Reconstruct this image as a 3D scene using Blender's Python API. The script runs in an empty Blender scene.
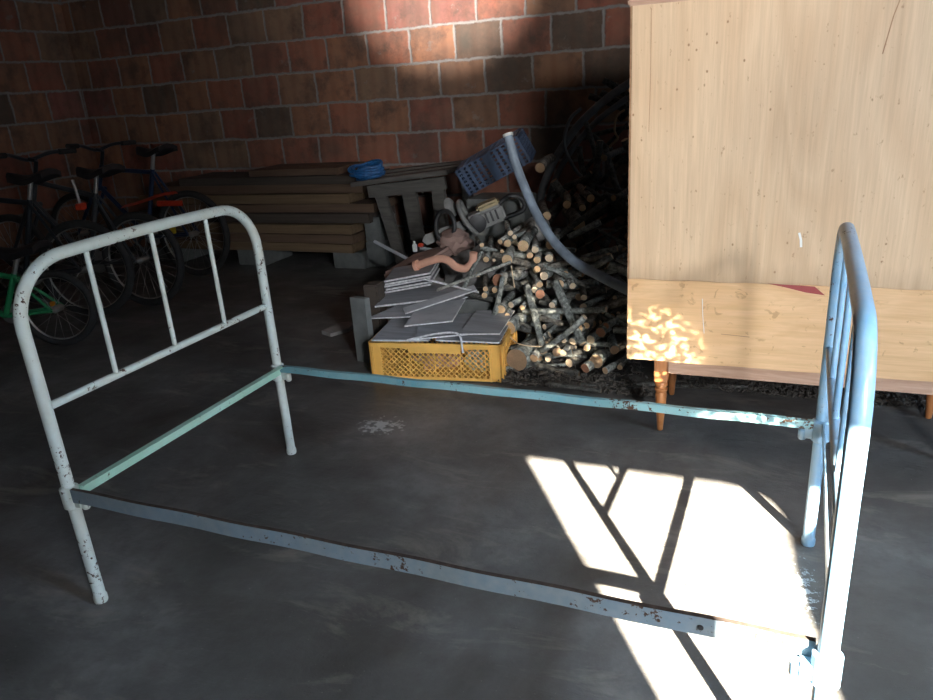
import bpy, bmesh, math, random
from mathutils import Vector, Matrix, noise
random.seed(7)
S = bpy.context.scene
COL = S.collection
PI = math.pi
V = Vector

# ------------------------------------------------------------------ helpers
def link(name, bm, mats, parent=None, smooth=False, xf=None):
    me = bpy.data.meshes.new(name)
    bmesh.ops.recalc_face_normals(bm, faces=bm.faces)
    if smooth:
        for f in bm.faces: f.smooth = True
    bm.to_mesh(me); bm.free()
    o = bpy.data.objects.new(name, me); COL.objects.link(o)
    for m in (mats if isinstance(mats, (list, tuple)) else [mats]): me.materials.append(m)
    if parent: o.parent = parent
    if xf is not None: o.matrix_local = xf
    if smooth:
        try: me.set_sharp_from_angle(angle=math.radians(40))
        except Exception: pass
    return o
def tag(o, label=None, cat=None, group=None, kind=None):
    if label: o['label'] = label
    if cat: o['category'] = cat
    if group: o['group'] = group
    if kind: o['kind'] = kind
    return o
def thing(name, label, cat, loc=(0, 0, 0), rz=0, group=None, rot=None):
    o = bpy.data.objects.new(name, None); COL.objects.link(o)
    o.location = loc; o.rotation_euler = rot if rot else (0, 0, rz); o.empty_display_size = .05
    return tag(o, label, cat, group)
def box(bm, lo, hi, mat=0, M=None):
    x0, y0, z0 = lo; x1, y1, z1 = hi
    vs = [bm.verts.new(M @ V(p) if M else V(p)) for p in ((x0,y0,z0),(x1,y0,z0),(x1,y1,z0),(x0,y1,z0),(x0,y0,z1),(x1,y0,z1),(x1,y1,z1),(x0,y1,z1))]
    for q in ((0,3,2,1),(4,5,6,7),(0,1,5,4),(1,2,6,5),(2,3,7,6),(3,0,4,7)):
        f = bm.faces.new([vs[i] for i in q]); f.material_index = mat
    return vs
def bevel(bm, w=.003, seg=2):
    bmesh.ops.bevel(bm, geom=list(bm.edges), offset=w, segments=seg, affect='EDGES', clamp_overlap=True)
def bar(bm, a, b, w, h, mat=0, up=V((0, 0, 1))):
    """rectangular bar from a to b, width w (sideways), height h (up)"""
    a = V(a); b = V(b); t = (b - a).normalized()
    s = t.cross(up)
    if s.length < 1e-4: s = t.cross(V((0, 1, 0)))
    s.normalize(); u = s.cross(t).normalized()
    vs = []
    for p in (a, b):
        for i, j in ((-1,-1),(1,-1),(1,1),(-1,1)): vs.append(bm.verts.new(p + s*w/2*i + u*h/2*j))
    for q in ((0,3,2,1),(4,5,6,7),(0,1,5,4),(1,2,6,5),(2,3,7,6),(3,0,4,7)):
        f = bm.faces.new([vs[i] for i in q]); f.material_index = mat
def sweep(bm, pts, r, n=12, mat=0, capmat=None, closed=False, jit=0, hollow=False):
    pts = [V(p) for p in pts]; m = len(pts)
    rs = r if isinstance(r, (list, tuple)) else [r]*m
    rings = []; nrm = None
    for i, p in enumerate(pts):
        if closed: t = pts[(i+1) % m] - pts[i-1]
        else: t = pts[min(i+1, m-1)] - pts[max(i-1, 0)]
        t.normalize()
        if nrm is None:
            nrm = t.orthogonal().normalized()
        nrm = (nrm - t*nrm.dot(t)).normalized(); bn = t.cross(nrm)
        ring = []
        for k in range(n):
            a = 2*PI*k/n; rr = rs[i]*(1 + (random.uniform(-jit, jit) if jit else 0))
            ring.append(bm.verts.new(p + (nrm*math.cos(a) + bn*math.sin(a))*rr))
        rings.append(ring)
    L = m if closed else m-1
    for i in range(L):
        A = rings[i]; B = rings[(i+1) % m]
        off = 0
        if closed and i == m-1:
            off = min(range(n), key=lambda o: (A[0].co - B[o].co).length)
        for k in range(n):
            f = bm.faces.new((A[k], A[(k+1) % n], B[(k+1+off) % n], B[(k+off) % n])); f.material_index = mat; f.smooth = True
    if not closed and not hollow:
        for ring, fl in ((rings[0], True), (rings[-1], False)):
            f = bm.faces.new(ring[::-1] if fl else ring); f.material_index = mat if capmat is None else capmat
    return rings
def lathe(bm, prof, n=20, M=None, mat=0):
    rings = []
    for r, z in prof:
        rings.append([bm.verts.new((M or Matrix()) @ V((r*math.cos(2*PI*k/n), r*math.sin(2*PI*k/n), z))) for k in range(n)])
    for a, b in zip(rings, rings[1:]):
        for k in range(n):
            f = bm.faces.new((a[k], a[(k+1) % n], b[(k+1) % n], b[k])); f.material_index = mat; f.smooth = True
    bm.faces.new(rings[0][::-1]).material_index = mat; bm.faces.new(rings[-1]).material_index = mat
def smoothpath(pts, k=6):
    pts = [V(p) for p in pts]; out = []
    P = [pts[0]*2 - pts[1]] + pts + [pts[-1]*2 - pts[-2]]
    for i in range(1, len(P)-2):
        for j in range(k):
            t = j/k; a, b, c, d = P[i-1], P[i], P[i+1], P[i+2]
            out.append(.5*((2*b) + (c-a)*t + (2*a-5*b+4*c-d)*t*t + (3*b-a-3*c+d)*t**3))
    out.append(pts[-1]); return out
def slab(bm, p0, pu, pv, th, mat=0):
    """flat tile: corner p0, corners pu and pv next to it, thickness downwards"""
    p0, pu, pv = V(p0), V(pu), V(pv); n = (pu-p0).cross(pv-p0).normalized()
    if n.z < 0: n = -n
    top = [p0, pu, pu+pv-p0, pv]; vs = [bm.verts.new(p) for p in top] + [bm.verts.new(p - n*th) for p in top]
    for q in ((0,1,2,3),(7,6,5,4),(0,4,5,1),(1,5,6,2),(2,6,7,3),(3,7,4,0)):
        f = bm.faces.new([vs[i] for i in q]); f.material_index = mat if q in ((0,1,2,3),(7,6,5,4)) else mat+1
BM = bmesh.new

# ------------------------------------------------------------------ materials
class N:
    def __init__(s, name):
        s.m = bpy.data.materials.new(name); s.m.use_nodes = True; s.t = s.m.node_tree
        s.b = s.t.nodes['Principled BSDF']; s.tc = s.t.nodes.new('ShaderNodeTexCoord')
    def n(s, typ, **k):
        d = s.t.nodes.new(typ)
        for a, v in k.items():
            if hasattr(d, a): setattr(d, a, v)
            else: s.set(d.inputs[a], v)
        return d
    def set(s, inp, v):
        if isinstance(v, bpy.types.NodeSocket): s.t.links.new(v, inp)
        else: inp.default_value = v
    def math(s, op, a, b=None, c=None):
        d = s.t.nodes.new('ShaderNodeMath'); d.operation = op
        for i, v in enumerate((a, b, c)):
            if v is not None: s.set(d.inputs[i], v)
        return d.outputs[0]
    def noise(s, scale, detail=4, vec=None, rough=.55, dist=0.):
        d = s.t.nodes.new('ShaderNodeTexNoise'); d.inputs['Scale'].default_value = scale; d.inputs['Detail'].default_value = detail
        d.inputs['Roughness'].default_value = rough; d.inputs['Distortion'].default_value = dist
        s.set(d.inputs['Vector'], vec if vec is not None else s.tc.outputs['Object']); return d.outputs['Fac']
    def mapping(s, scale=(1,1,1), loc=(0,0,0), rot=(0,0,0), src=None):
        d = s.t.nodes.new('ShaderNodeMapping'); s.set(d.inputs['Vector'], src or s.tc.outputs['Object'])
        d.inputs['Scale'].default_value = scale; d.inputs['Location'].default_value = loc; d.inputs['Rotation'].default_value = rot
        return d.outputs[0]
    def ramp(s, fac, stops, mode='LINEAR'):
        d = s.t.nodes.new('ShaderNodeValToRGB'); s.set(d.inputs[0], fac); d.color_ramp.interpolation = mode
        e = d.color_ramp.elements
        while len(e) > 1: e.remove(e[-1])
        for i, (p, c) in enumerate(stops):
            x = e[0] if i == 0 else e.new(p)
            x.position = p; c = c if isinstance(c, (tuple, list)) else (c, c, c); x.color = (*c, 1)
        return d.outputs[0]
    def mix(s, f, a, b, mode='MIX'):
        d = s.t.nodes.new('ShaderNodeMix'); d.data_type = 'RGBA'; d.blend_type = mode
        s.set(d.inputs[0], f)
        for i, v in ((6, a), (7, b)): s.set(d.inputs[i], (*v, 1) if isinstance(v, (tuple, list)) and len(v) == 3 else v)
        return d.outputs[2]
    def bump(s, h, strength=.3, dist=.005):
        d = s.t.nodes.new('ShaderNodeBump'); s.set(d.inputs['Height'], h); d.inputs['Strength'].default_value = strength
        d.inputs['Distance'].default_value = dist; s.t.links.new(d.outputs[0], s.b.inputs['Normal'])
    def fin(s, col, rough=.6, metal=0, spec=None):
        s.set(s.b.inputs['Base Color'], (*col, 1) if isinstance(col, (tuple, list)) and len(col) == 3 else col)
        s.set(s.b.inputs['Roughness'], rough); s.set(s.b.inputs['Metallic'], metal)
        if spec is not None: s.b.inputs['Specular IOR Level'].default_value = spec
        return s.m
def plain(name, c, rough=.6, metal=0, var=.25, scale=20, bump=.1):
    k = N(name); f = k.noise(scale, 5)
    d = tuple(x*(1-var) for x in c); b = tuple(min(1, x*(1+var)) for x in c)
    if bump: k.bump(f, bump, .002)
    return k.fin(k.ramp(f, [(.3, d), (.7, b)]), rough, metal)

def chipped(name, c1, c2, chip=.62, rust=(.09, .045, .025), rough=.42):
    k = N(name); base = k.mix(k.ramp(k.noise(5, 3), [(.35, 0), (.65, 1)]), c1, c2)
    base = k.mix(k.ramp(k.noise(60, 3), [(.3, .0), (.8, .25)]), base, (.45, .42, .36))
    ch = k.math('MULTIPLY', k.noise(75, 7, rough=.7), k.math('ADD', k.noise(6, 2), .5))
    m = k.ramp(ch, [(chip, 0), (chip+.012, 1)])
    col = k.mix(m, base, k.mix(k.noise(90, 2), rust, tuple(x*.45 for x in rust)))
    k.bump(k.math('SUBTRACT', 1, m), .25, .001)
    return k.fin(col, k.math('ADD', k.math('MULTIPLY', m, .4), rough))
def bricks():
    k = N('hollow clay brick wall'); g = k.n('ShaderNodeNewGeometry')
    sx = k.n('ShaderNodeSeparateXYZ'); k.set(sx.inputs[0], g.outputs['Position'])
    X, Y, Z = sx.outputs
    wob = k.noise(3.2, 3, g.outputs['Position']); wob2 = k.noise(30, 4, g.outputs['Position'])
    hx = k.math('SUBTRACT', X, Y)            # runs along either wall
    hx = k.math('ADD', hx, 4.52)
    w2 = k.math('MULTIPLY', k.math('SUBTRACT', wob2, .5), .016)
    w1 = k.math('MULTIPLY', k.math('SUBTRACT', wob, .5), .03)
    zz = k.math('DIVIDE', k.math('ADD', k.math('ADD', k.math('ADD', Z, .0088), w2), w1), .2089)
    row = k.math('FLOOR', zz); fz = k.math('FRACT', zz)
    rnd = k.n('ShaderNodeTexWhiteNoise', noise_dimensions='1D'); k.set(rnd.inputs['W'], row)
    off = k.math('MULTIPLY', rnd.outputs[0], .308)
    # measured joints of the courses that show best
    know = {3: .04, 4: .147, 5: .075, 6: .194, 7: .12, 8: .02}
    know = {3: -2.037, 4: -1.928, 5: -2.001, 6: -1.882, 7: -2.036, 8: -1.93}
    s = None; isk = None
    for r, x in know.items():
        eq = k.math('COMPARE', row, float(r), .1); t = k.math('MULTIPLY', eq, x % .308)
        s = t if s is None else k.math('ADD', s, t); isk = eq if isk is None else k.math('ADD', isk, eq)
    off = k.math('ADD', s, k.math('MULTIPLY', k.math('SUBTRACT', 1, isk), off))
    xx = k.math('DIVIDE', k.math('ADD', k.math('SUBTRACT', hx, off), k.math('ADD', w2, w1)), .308)
    c = k.math('FLOOR', xx); fx = k.math('FRACT', xx)
    dx = k.math('MULTIPLY', k.math('MINIMUM', fx, k.math('SUBTRACT', 1, fx)), .308)
    dz = k.math('MULTIPLY', k.math('MINIMUM', fz, k.math('SUBTRACT', 1, fz)), .2089)
    # mortar joints of uneven width
    rw = k.n('ShaderNodeTexWhiteNoise', noise_dimensions='2D')
    cv = k.n('ShaderNodeCombineXYZ'); k.set(cv.inputs[0], c); k.set(cv.inputs[1], row); k.set(rw.inputs['Vector'], cv.outputs[0])
    d = k.math('MINIMUM', dx, dz)
    d = k.math('ADD', d, k.math('MULTIPLY', k.math('SUBTRACT', k.noise(45, 5, g.outputs['Position']), .5), .011))
    mort = k.ramp(d, [(.0055, 1), (.0095, 0)])
    rc = k.n('ShaderNodeTexWhiteNoise', noise_dimensions='2D')
    cv2 = k.n('ShaderNodeCombineXYZ'); k.set(cv2.inputs[0], k.math('ADD', c, 17.3)); k.set(cv2.inputs[1], row); k.set(rc.inputs['Vector'], cv2.outputs[0])
    bc = k.ramp(rc.outputs[0], [(0, (.54,.23,.15)), (.2, (.46,.18,.13)), (.36, (.56,.29,.17)), (.5, (.44,.27,.17)), (.64, (.52,.21,.145)), (.76, (.42,.30,.20)), (.86, (.17,.155,.125)), (.94, (.46,.20,.17))], 'CONSTANT')
    n1 = k.noise(9, 6, g.outputs['Position'], .65)
    bc = k.mix(k.ramp(n1, [(.35, 0), (.7, .6)]), bc, (.42, .27, .19))
    bc = k.mix(k.ramp(k.noise(5.5, 5, g.outputs['Position'], .7), [(.5, 0), (.68, .75)]), bc, (.15, .12, .10))
    # vertical keyed grooves of the hollow blocks
    gr = k.math('SINE', k.math('MULTIPLY', xx, 2*PI*3)); 
    bc = k.mix(k.math('MULTIPLY', k.ramp(gr, [(.0, .0), (1, .18)]), 1), bc, (.2, .08, .05))
    smear = k.ramp(k.noise(7, 6, g.outputs['Position'], .7), [(.64, 0), (.69, .55)])
    bc = k.mix(smear, bc, (.42, .40, .37))
    bc = k.mix(1., bc, (.70, .62, .60), 'MULTIPLY')
    bc = k.mix(k.ramp(k.noise(1.7, 5, g.outputs['Position'], .7), [(.38, .55), (.6, 0)]), bc, (.09, .075, .065))
    col = k.mix(mort, bc, k.mix(k.noise(25, 5, g.outputs['Position']), (.19, .175, .165), (.38, .355, .335)))
    # darker towards the foot of the wall
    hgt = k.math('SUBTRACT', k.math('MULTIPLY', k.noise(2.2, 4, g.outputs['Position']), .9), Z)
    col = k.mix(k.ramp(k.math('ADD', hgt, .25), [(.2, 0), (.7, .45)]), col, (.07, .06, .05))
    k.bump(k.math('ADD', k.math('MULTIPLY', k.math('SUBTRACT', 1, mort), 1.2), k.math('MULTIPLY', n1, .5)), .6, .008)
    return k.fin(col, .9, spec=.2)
def floor_mat():
    k = N('trodden dark cement floor'); P = k.tc.outputs['Object']
    a = k.noise(1.6, 6, P, .6, .4); b = k.noise(14, 8, P, .7)
    st = k.noise(1, 6, k.mapping((2.2, 7, 1), rot=(0, 0, .5)), .7, .6)
    col = k.ramp(a, [(.34, (.060, .057, .053)), (.52, (.115, .112, .108)), (.68, (.185, .182, .175))])
    col = k.mix(k.ramp(b, [(.35, .5), (.6, 0)]), col, (.066, .06, .054))
    col = k.mix(k.ramp(st, [(.55, 0), (.68, .6)]), col, (.25, .23, .20))
    # chalky white spill
    sx = k.n('ShaderNodeSeparateXYZ'); k.set(sx.inputs[0], P)
    def blob(cx, cy, rx, ry):
        dx = k.math('DIVIDE', k.math('SUBTRACT', sx.outputs[0], cx), rx); dy = k.math('DIVIDE', k.math('SUBTRACT', sx.outputs[1], cy), ry)
        return k.math('SUBTRACT', 1, k.math('SQRT', k.math('ADD', k.math('MULTIPLY', dx, dx), k.math('MULTIPLY', dy, dy))))
    fine = k.math('MULTIPLY', k.math('SUBTRACT', k.noise(38, 5, P, .7), .5), 3.2)
    m = k.ramp(k.math('ADD', blob(-1.22, 2.02, .13, .10), fine), [(.55, 0), (.75, .8)])
    col = k.mix(m, col, (.5, .5, .5))
    fine2 = k.math('MULTIPLY', k.math('SUBTRACT', k.noise(70, 4, P, .7), .5), 3.5)
    m2 = k.ramp(k.math('ADD', blob(.13, 1.50, .05, .19), fine2), [(.7, 0), (.85, .8)])
    col = k.mix(m2, col, (.45, .55, .6))
    spk = k.ramp(k.noise(120, 2, P), [(.74, 0), (.77, .5)]); col = k.mix(spk, col, (.3, .28, .25))
    k.bump(k.math('ADD', k.math('MULTIPLY', b, .7), k.math('MULTIPLY', st, .9)), .55, .012)
    wet = k.ramp(k.noise(1.3, 4, k.mapping(loc=(3.1, .4, 0)), .6), [(.4, .42), (.6, .78)])
    return k.fin(col, wet, spec=.45)
def wood(name, c1, c2, scale=(2, 30, 30), rough=.7, grain=1., bump=.3):
    k = N(name); m = k.mapping(scale); n = k.noise(1.0, 6, m, .6, 1.2); n2 = k.noise(3.0, 4, m, .7)
    col = k.mix(k.math('MULTIPLY', k.ramp(n, [(.3, 0), (.7, 1)]), grain), c1, c2)
    col = k.mix(k.ramp(n2, [(.55, 0), (.75, .35)]), col, tuple(x*.45 for x in c1))
    k.bump(k.math('ADD', n, n2), bump, .002)
    return k.fin(col, rough)
def plywood(name, c1, c2, spots=True, vert=True):
    k = N(name); P = k.tc.outputs['Object']
    fig = k.noise(1., 2, k.mapping((3.6, 3.6, .75)), .45, .5)
    rings = k.math('FRACT', k.math('MULTIPLY', fig, 9))
    rings = k.ramp(rings, [(0, 0), (.45, 1), (.9, .25), (1, 0)])
    fib = k.noise(1., 6, k.mapping((130, 130, 4)), .7)
    col = k.mix(k.math('MULTIPLY', rings, .62), c1, c2)
    col = k.mix(k.ramp(fib, [(.35, .32), (.62, 0)]), col, tuple(x*.62 for x in c2))
    # veneer strips
    sx = k.n('ShaderNodeSeparateXYZ'); k.set(sx.inputs[0], P)
    strip = k.math('FLOOR', k.math('DIVIDE', k.math('ADD', sx.outputs[0], k.math('MULTIPLY', k.noise(1.2, 1), .02)), .17))
    wn = k.n('ShaderNodeTexWhiteNoise', noise_dimensions='1D'); k.set(wn.inputs['W'], strip)
    col = k.mix(k.math('MULTIPLY', wn.outputs[0], .2), col, tuple(x*.9 for x in c2))
    if spots:
        vo = k.n('ShaderNodeTexVoronoi'); vo.inputs['Scale'].default_value = 1; k.set(vo.inputs['Vector'], k.mapping((42, 42, 30)))
        vo.inputs['Randomness'].default_value = 1
        jit = k.math('ADD', vo.outputs['Distance'], k.math('MULTIPLY', k.noise(160, 3), .12))
        sel = k.n('ShaderNodeSeparateColor'); k.set(sel.inputs[0], vo.outputs['Color'])
        big = k.math('LESS_THAN', sel.outputs[0], .26)
        d = k.math('MULTIPLY', k.ramp(jit, [(.13, 1), (.2, 0)]), big)
        col = k.mix(k.math('MULTIPLY', d, .8), col, (.25, .13, .06))
        st = k.ramp(k.noise(1., 5, k.mapping((70, 70, 34), loc=(3, 1, 2)), .7), [(.63, 0), (.69, .6)])
        col = k.mix(st, col, (.30, .16, .08))
        low_tone = k.ramp(k.math('ADD', sx.outputs[2], k.math('MULTIPLY', k.noise(1, 4, k.mapping((40, 40, 6))), .12)), [(.545, .75), (.64, 0)]) if vert else 0.  # darker tone towards the bottom of the upper sheet
        col = k.mix(low_tone, col, tuple(x*.62 for x in c2))
    k.bump(fib, .08, .001)
    return k.fin(col, .55, spec=.35)
def panel_low():
    k = N('stained pale plywood offcut'); P = k.tc.outputs['Object']
    w = k.noise(1., 4, k.mapping((1.4, 1, 10)), .55, 1.6)
    col = k.ramp(w, [(.3, (.70, .44, .23)), (.5, (.76, .50, .28)), (.7, (.60, .36, .18))])
    fib = k.noise(1., 5, k.mapping((6, 6, 140)), .7); col = k.mix(k.ramp(fib, [(.35, .3), (.6, 0)]), col, (.45, .27, .12))
    bl = k.ramp(k.noise(1., 5, k.mapping((26, 26, 30), loc=(1, 2, 0)), .6, 1.), [(.62, 0), (.67, .55)])
    col = k.mix(bl, col, (.36, .20, .09))
    k.bump(fib, .1, .001); return k.fin(col, .5, spec=.4)
def bark(name, a, b, c):
    k = N(name); n = k.noise(26, 6, None, .7); n2 = k.noise(1, 5, k.mapping((70, 70, 70)), .6)
    col = k.ramp(n, [(.32, a), (.5, b), (.62, c)]); col = k.mix(k.ramp(n2, [(.4, .6), (.55, 0)]), col, tuple(x*.35 for x in a))
    k.bump(k.math('ADD', n, n2), .9, .006); return k.fin(col, .9, spec=.2)
def cutend(name, c, d):
    k = N(name); n = k.noise(30, 5, None, .6); n2 = k.noise(200, 3)
    col = k.mix(k.ramp(n, [(.35, 0), (.68, 1)]), c, d); col = k.mix(k.ramp(n2, [(.45, .25), (.6, 0)]), col, tuple(x*.5 for x in d))
    return k.fin(col, .8)

M_brick = bricks(); M_floor = floor_mat()
M_white = chipped('chipped white enamel', (.68, .74, .68), (.60, .70, .68), .66)
M_blue = chipped('chipped pale blue enamel', (.12, .27, .43), (.20, .37, .53), .66, rough=.32)
M_teal = chipped('chipped turquoise enamel', (.11, .29, .35), (.20, .41, .45), .60)
M_green = chipped('faded green enamel', (.33, .58, .46), (.42, .66, .56), .68)
M_rail = chipped('worn grey blue paint on angle iron', (.17, .215, .24), (.19, .27, .34), .62)
M_rust = plain('rusty edge', (.055, .038, .03), .8, .2, .5, 60)
M_ply = plywood('beech plywood sheet', (.72, .535, .355), (.60, .41, .25))
M_low = panel_low()
M_fr = wood('brown cabinet edge', (.32, .17, .09), (.42, .25, .14), (3, 30, 30))
M_rail_w = wood('bare pinkish wood rail', (.42, .25, .17), (.56, .38, .28), (4, 60, 60))
M_leg = wood('varnished orange brown wood', (.42, .15, .05), (.56, .24, .09), (40, 40, 5), .35)
M_red = plain('dark red veneer', (.30, .05, .05), .6, 0, .15)
M_whitem = plain('white scuff', (.85, .86, .84), .7, 0, .05)
M_yel = plain('faded yellow plastic', (.88, .50, .12), .5, 0, .12, 12, .05)
M_bluep = plain('dusty blue plastic', (.055, .085, .15), .6, 0, .3, 14)
M_bluer = plain('bright blue rope', (.02, .12, .32), .5, 0, .35, 60)
M_slate = wood('grey fibre cement tile', (.22, .225, .24), (.33, .34, .36), (3, 26, 10), .75, 1., .25)
M_slate2 = wood('lighter grey fibre cement tile', (.36, .37, .39), (.46, .47, .49), (6, 12, 10), .75, 1., .2)
M_edge = plain('chipped pale tile edge', (.62, .63, .65), .8, 0, .3, 80)
M_pipe = plain('grey hose', (.22, .27, .33), .5, 0, .25, 18, .05)
M_pipe2 = plain('dark hose', (.10, .11, .12), .55, 0, .3, 18, .05)
M_rim = plain('cut hose rim', (.6, .6, .56), .7, 0, .1)
M_terra = plain('terracotta pipe', (.78, .42, .30), .7, 0, .12, 16)
M_old = wood('weathered grey timber', (.08, .075, .07), (.15, .14, .125), (3, 30, 30), .85)
M_board = [wood('brown sawn board', (.10, .06, .04), (.17, .11, .07), (1.5, 24, 24), .85),
           wood('dark old board', (.05, .04, .033), (.09, .07, .055), (1.5, 24, 24), .85),
           wood('ochre sawn board', (.14, .09, .05), (.22, .15, .085), (1.5, 24, 24), .85)]
M_bark = [bark('grey lichen bark', (.13, .14, .135), (.30, .32, .30), (.48, .51, .47)),
          bark('brown bark', (.09, .08, .07), (.20, .18, .155), (.32, .30, .26)),
          bark('pale bark', (.22, .22, .20), (.42, .42, .39), (.58, .58, .54)),
          bark('dark dusty bark', (.05, .052, .052), (.10, .10, .092), (.16, .155, .14))]
M_cut = [cutend('fresh sawn wood', (.72, .52, .32), (.58, .38, .21)), cutend('pale sawn wood', (.80, .66, .48), (.66, .50, .33)),
         cutend('reddish sawn wood', (.42, .20, .12), (.34, .16, .09)), cutend('old sawn wood', (.42, .28, .17), (.30, .20, .12))]
M_block = plain('grey concrete block', (.15, .16, .155), .9, 0, .25, 14, .4)
M_stone = plain('pinkish stone', (.30, .20, .17), .9, 0, .3, 9, .5)
M_stone2 = plain('grey stone', (.24, .23, .22), .9, 0, .3, 9, .5)
M_saw = plain('grey saw casing', (.20, .20, .19), .55, 0, .25, 25)
M_sawc = plain('dusty yellow saw cover', (.36, .29, .16), .6, 0, .25, 25)
M_black = plain('black plastic', (.02, .02, .022), .5, 0, .3, 20)
M_steel = plain('dull steel', (.45, .45, .44), .4, .8, .15, 30)
M_tyre = plain('black tyre rubber', (.022, .022, .022), .75, 0, .3, 60)
M_alu = plain('bicycle rim metal', (.38, .37, .35), .4, .7, .2, 30)
M_gr = plain('green bicycle paint', (.03, .26, .10), .4, 0, .15, 20, 0)
M_bk = plain('black bicycle paint', (.02, .024, .03), .35, 0, .2, 20, 0)
M_dkblue = plain('dark blue bicycle paint', (.015, .03, .07), .35, 0, .2, 20, 0)
M_dkgrey = plain('dark grey bicycle paint', (.05, .055, .06), .35, 0, .2, 20, 0)
M_redp = plain('red plastic', (.55, .05, .02), .35, 0, .1, 20, 0)
M_orp = plain('orange reflector', (.8, .28, .02), .3, 0, .1, 20, 0)
M_yp = plain('yellow plastic plate', (.62, .46, .04), .5, 0, .1, 20, 0)
M_grey = plain('pale grey plastic tube', (.40, .43, .46), .5, 0, .15, 20, 0)
M_bag = plain('pink and white plastic bag', (.70, .40, .38), .5, 0, .5, 14, .3)
M_plaster = plain('bare cement render', (.18, .17, .16), .9, 0, .2, 4, .3)
M_litter = plain('bark crumbs', (.08, .07, .06), .95, 0, .6, 60, .5)

# ------------------------------------------------------------------ the room
XL, XR, YF, YB, ZC = -5.09, 3.2, -.5, 4.52, 2.6
def plane(name, pts, mat):
    bm = BM(); bm.faces.new([bm.verts.new(p) for p in pts]); o = link(name, bm, mat); o['kind'] = 'structure'; return o
def wallbox(name, lo, hi, mat):
    bm = BM(); box(bm, lo, hi); o = link(name, bm, mat); o['kind'] = 'structure'; return o
bm = BM(); bmesh.ops.create_grid(bm, x_segments=90, y_segments=60, size=1)
for v in bm.verts:
    v.co.x = (XL+XR)/2 + v.co.x*(XR-XL)/2*1.02; v.co.y = (YF+YB)/2 + v.co.y*(YB-YF)/2*1.02
    v.co.z = min(0, noise.noise(V((v.co.x*1.1, v.co.y*1.1, 0)))*.006 - .003)
for f in bm.faces: f.smooth = True
o = link('floor', bm, M_floor); o['kind'] = 'structure'
wallbox('wall_back', (XL-.12, YB, -.02), (XR+.12, YB+.12, ZC), M_brick)
wallbox('wall_left', (XL-.12, YF, -.02), (XL, YB, ZC), M_brick)
wallbox('wall_right', (XR, YF, -.02), (XR+.12, YB, ZC), M_plaster)
wallbox('ceiling', (XL-.12, YF-.1, ZC), (XR+.12, YB+.12, ZC+.1), M_plaster)
# front wall with the ragged doorway the sun comes through
bm = BM()
outer = [(XL, -.02), (XR, -.02), (XR, ZC), (XL, ZC)]
hole = [(.885, .02), (.885, 1.643), (1.47, 1.643), (1.525, 1.634), (1.553, 1.61), (1.545, 1.57), (1.495, 1.50), (1.43, 1.42), (1.36, 1.32), (1.285, 1.20), (1.20, 1.05), (1.15, .9), (1.12, .6), (1.12, .02)]
ed = []
for loop in (outer, hole):
    vs = [bm.verts.new((x, YF, z)) for x, z in loop]
    ed += [bm.edges.new((vs[i], vs[(i+1) % len(vs)])) for i in range(len(vs))]
bmesh.ops.triangle_fill(bm, edges=ed, use_beauty=True)
o = link('wall_front', bm, M_plaster); o['kind'] = 'structure'

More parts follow.
